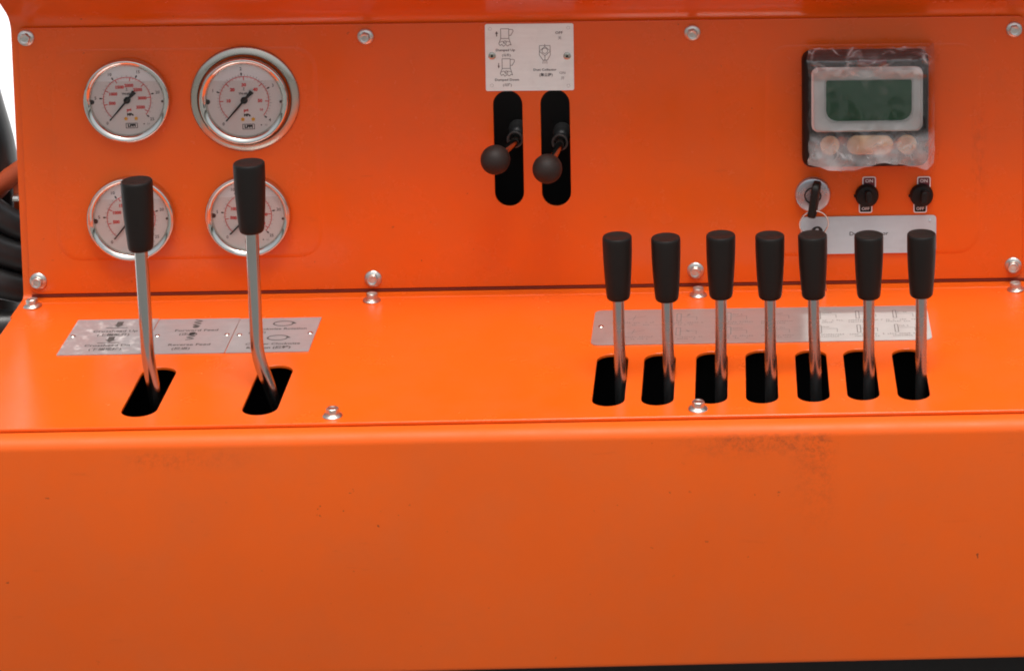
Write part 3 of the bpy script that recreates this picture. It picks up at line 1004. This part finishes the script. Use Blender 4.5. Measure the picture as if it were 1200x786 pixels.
for x, wd in ((-32.6, 15.5), (0.4, 38), (30.6, 16)):
    bme = plate('button', round_rect(-wd / 2, -7.9, wd / 2, 7.9, 7.6, 8), (), 3.2, 1.1, 17.2, 3)
    b = obj('button', bme, 'button_beige', t)
    b.location = (x * MM, -0.0270, 0)
p = Print().poly(round_rect(-10, 41.2, 14, 44.6, 1.2, 3))
p.build('brand_strip', 'tag_maroon', t, 17.62)

# clear protective film crumpled over the display
def film():
    bm = bmesh.new()
    nx, ny = 96, 88
    x0, x1, y0, y1 = -50.0, 54.0, -44.0, 53.0
    vs = []
    for j in range(ny + 1):
        row = []
        for i in range(nx + 1):
            u, v = i / nx, j / ny
            x = x0 + (x1 - x0) * u
            y = y0 + (y1 - y0) * v
            # ragged outline
            if u < 0.5:
                x += (1 - u * 2) * (2.6 * noise.noise((0, y * 0.08, 3.1)) + 1.2 * noise.noise((0, y * 0.3, 7.7)))
            else:
                x += (u * 2 - 1) * (1.0 * noise.noise((9, y * 0.1, 3.1)))
            if v < 0.5:
                k = (1 - v * 2)
                y += k * (3.0 * math.cos((x + 24) * 0.085) * -1 + 1.2 * noise.noise((x * 0.12, 5, 1.3)))
            else:
                y += (v * 2 - 1) * 1.0 * noise.noise((x * 0.15, 1, 2.3))
            q = Vector((x, y, 0))
            rid = 0
            for s_, a_ in ((0.035, 2.0), (0.07, 1.5), (0.13, 0.35)):
                nn = noise.noise(q * s_ + Vector((11.3, 4.2, s_ * 50)))
                rid += (1 - abs(nn) * 2.2) * a_
            low = max(0, min(1, (-8 - y) / 14)) + 0.9 * max(0, min(1, (y - 29) / 8))
            z = 22.4 + rid * (0.12 + 0.95 * min(1, low))
            # drapes back towards the panel beyond the housing's right and top sides
            z -= 15 * max(0, min(1, (x - 47) / 7)) ** 1.4
            z -= 13 * max(0, min(1, (y - 45) / 8)) ** 1.4
            row.append(bm.verts.new((x * MM, y * MM, z * MM)))
        vs.append(row)
    for j in range(ny):
        for i in range(nx):
            bm.faces.new((vs[j][i], vs[j][i + 1], vs[j + 1][i + 1], vs[j + 1][i]))
    return finish(bm, 'protective_film', 180)
f = obj('protective_film', film(), 'clear_film')
f.location = (0.276, -0.0016, 0.1545)
f.rotation_euler = (math.pi / 2, 0, 0)
f['label'] = 'crumpled clear plastic film wrapped over the display'
f['category'] = 'film'

# ------------------------------------------------------------------ key switch, keys and rotary switches
t = thing('key_switch', 'round steel key switch below the display', 'switch', (229.8, -1.5, 80.0), True)
obj('face', lathe('face', [(0, 4.4), (6.2, 4.4), (6.3, 4.0), (6.9, 4.0), (7.0, 4.4), (13.0, 4.5), (14.0, 4.0), (14.5, 2.8), (14.6, 0.2), (0, 0.2)], 56, False, 35), 'lock_steel', t)
obj('barrel_ring', lathe('barrel_ring', [(6.1, 4.2), (6.1, 4.9), (7.1, 4.9), (7.1, 4.2)], 40, True, 30), 'black_steel', t)

k = thing('key', 'black headed key in the key switch with wire ring and spare key', 'key', (229.8, -5.9, 80.0), True)
obj('bow', plate('bow', round_rect(-8.0, -15.5, 8.0, 14.0, [4, 4, 4, 6], 6), [circle(-4.5, -11.5, 1.8, 14)], 6.4, 1.7, -3.2, 3), 'black_plastic', k).matrix_local = (
    Matrix.Translation((0.0012, 0.0010, 0.0105)) @ Matrix.Rotation(R(-8), 4, 'Z') @ Matrix.Rotation(R(80), 4, 'Y'))
obj('blade', box('blade', -3.2, -1.0, -6, 3.2, 1.0, 6, 0.3), 'zinc', k).rotation_euler = (0, 0, R(90))
ringpts = [(11.9 * math.cos(R(a)), 11.9 * math.sin(R(a)), 0) for a in range(0, 361, 10)]
rg = obj('key_ring', tube('key_ring', ringpts, 0.62, 10, False), 'chrome', k)
rg.location = (0.0006, -0.0205, 0.010)
rg.rotation_euler = (R(12), R(6), 0)
sk = obj('spare_key', plate('spare_key', round_rect(-5.0, -9, 5.0, 9, 4.6, 6), [circle(0, 6, 1.8, 12)], 3.2, 0.9, 0, 2), 'black_plastic', k)
sk.location = (0.0032, -0.0325, 0.0075)
sk.rotation_euler = (0, R(14), R(6))
obj('spare_blade', box('spare_blade', -1.1, -46, 0.8, 2.6, -8.6, 2.6, 0.3), 'zinc', sk)
obj('tag_end', box('tag_end', -1.2, -53.5, 0.6, 2.7, -46.2, 2.8, 0.6), 'tag_red', sk)

def rotary(label, x, z, tilt):
    t = thing('rotary_switch', label, 'switch', (x, -1.5, z), True, 'black rotary switches with on and off tags')
    obj('base_ring', lathe('base_ring', [(0, 6.2), (7.2, 6.2), (8.4, 5.8), (9.3, 4.4), (9.8, 2.0), (9.8, 0.9), (0, 0.9)], 40, False, 35), 'black_plastic', t)
    kb = obj('knob', plate('knob', round_rect(-2.8, -5.4, 2.8, 5.4, 2.2, 5), (), 8, 1.4, 5.8, 3), 'black_plastic', t)
    kb.rotation_euler = (R(-6), R(8), R(tilt))
    for txt, y0, fill, xo in (('ON', 12.2, 'tag_maroon', 2.0), ('OFF', -12.0, 'black_steel', -1.0)):
        tg = obj('on_tag' if txt == 'ON' else 'off_tag', plate('tag', round_rect(-5.6, -5.2, 5.6, 5.2, 1.8, 4), (), 0.5, 0.1, 0.1), 'ink_white', t)
        tg.location = (xo * MM, y0 * MM * 0.86, 0)
        Print().poly(round_rect(-4.7, -4.3, 4.7, 4.3, 1.2, 4)).build('tag_field', fill, tg, 0.64)
        Print().text(txt, 0, 1.4 if txt == 'ON' else -1.6, 2.9 if txt == 'ON' else 2.6, sx=1.05, bold=0.06).build('tag_print', 'ink_white', tg, 0.7)
    nub = obj('pointer', box('pointer', -10.8, -0.9, 1.2, -9.4, 0.9, 4.0, 0.3), 'black_plastic', t)
rotary('black rotary switch in the middle, nearest the key switch', 274.6, 78.6, 4)
rotary('black rotary switch at the far right below the film corner', 320.0, 78.0, -6)

# ------------------------------------------------------------------ hoses and bracket past the left edge
def hose(label, pts, r):
    o = obj('hose', tube('hose', smooth_path(pts, 10), r, 24), 'black_rubber')
    o['label'] = label; o['category'] = 'hose'; o['group'] = 'black hoses behind the left edge'
hose('uppermost thick black hose curving down past the console edge', [(-500, 150, 190), (-492, 140, 140), (-478, 130, 90), (-474, 128, 50), (-476, 130, 10), (-480, 140, -60)], 22)
hose('shiny black hose just below the orange bracket', [(-520, 90, 90), (-480, 92, 56), (-455, 96, 34), (-430, 104, 20), (-400, 120, 10)], 12)
hose('black hose second below the orange bracket', [(-530, 84, 40), (-485, 84, 24), (-455, 90, 8), (-425, 100, -4), (-395, 120, -12)], 13)
hose('lower black hose running behind the console corner', [(-530, 80, 5), (-485, 80, -6), (-452, 86, -20), (-425, 100, -30), (-395, 120, -40)], 13)
hose('lowest thick black hose lying level beside the deck corner', [(-540, 76, -55), (-490, 76, -54), (-450, 84, -56), (-415, 96, -60)], 15)
t = thing('hose_bracket', 'small orange steel bracket behind the left panel edge', 'bracket', (-455, 112, 66))
obj('arm', tube('arm', [(-26, 0, -26), (-8, 0, -4), (30, 0, 22)], [9, 9, 9], 16), 'orange_paint_shaded', t)
obj('gusset', box('gusset', 2, -4, -30, 30, 4, 12, 1.5), 'orange_paint_shaded', t)
obj('clamp_bolt', lathe('clamp_bolt', [(0, 4), (4, 4), (5, 2), (5, 0), (0, 0)], 6, False, 20), 'zinc', t).location = (0.006, -0.008, -0.016)
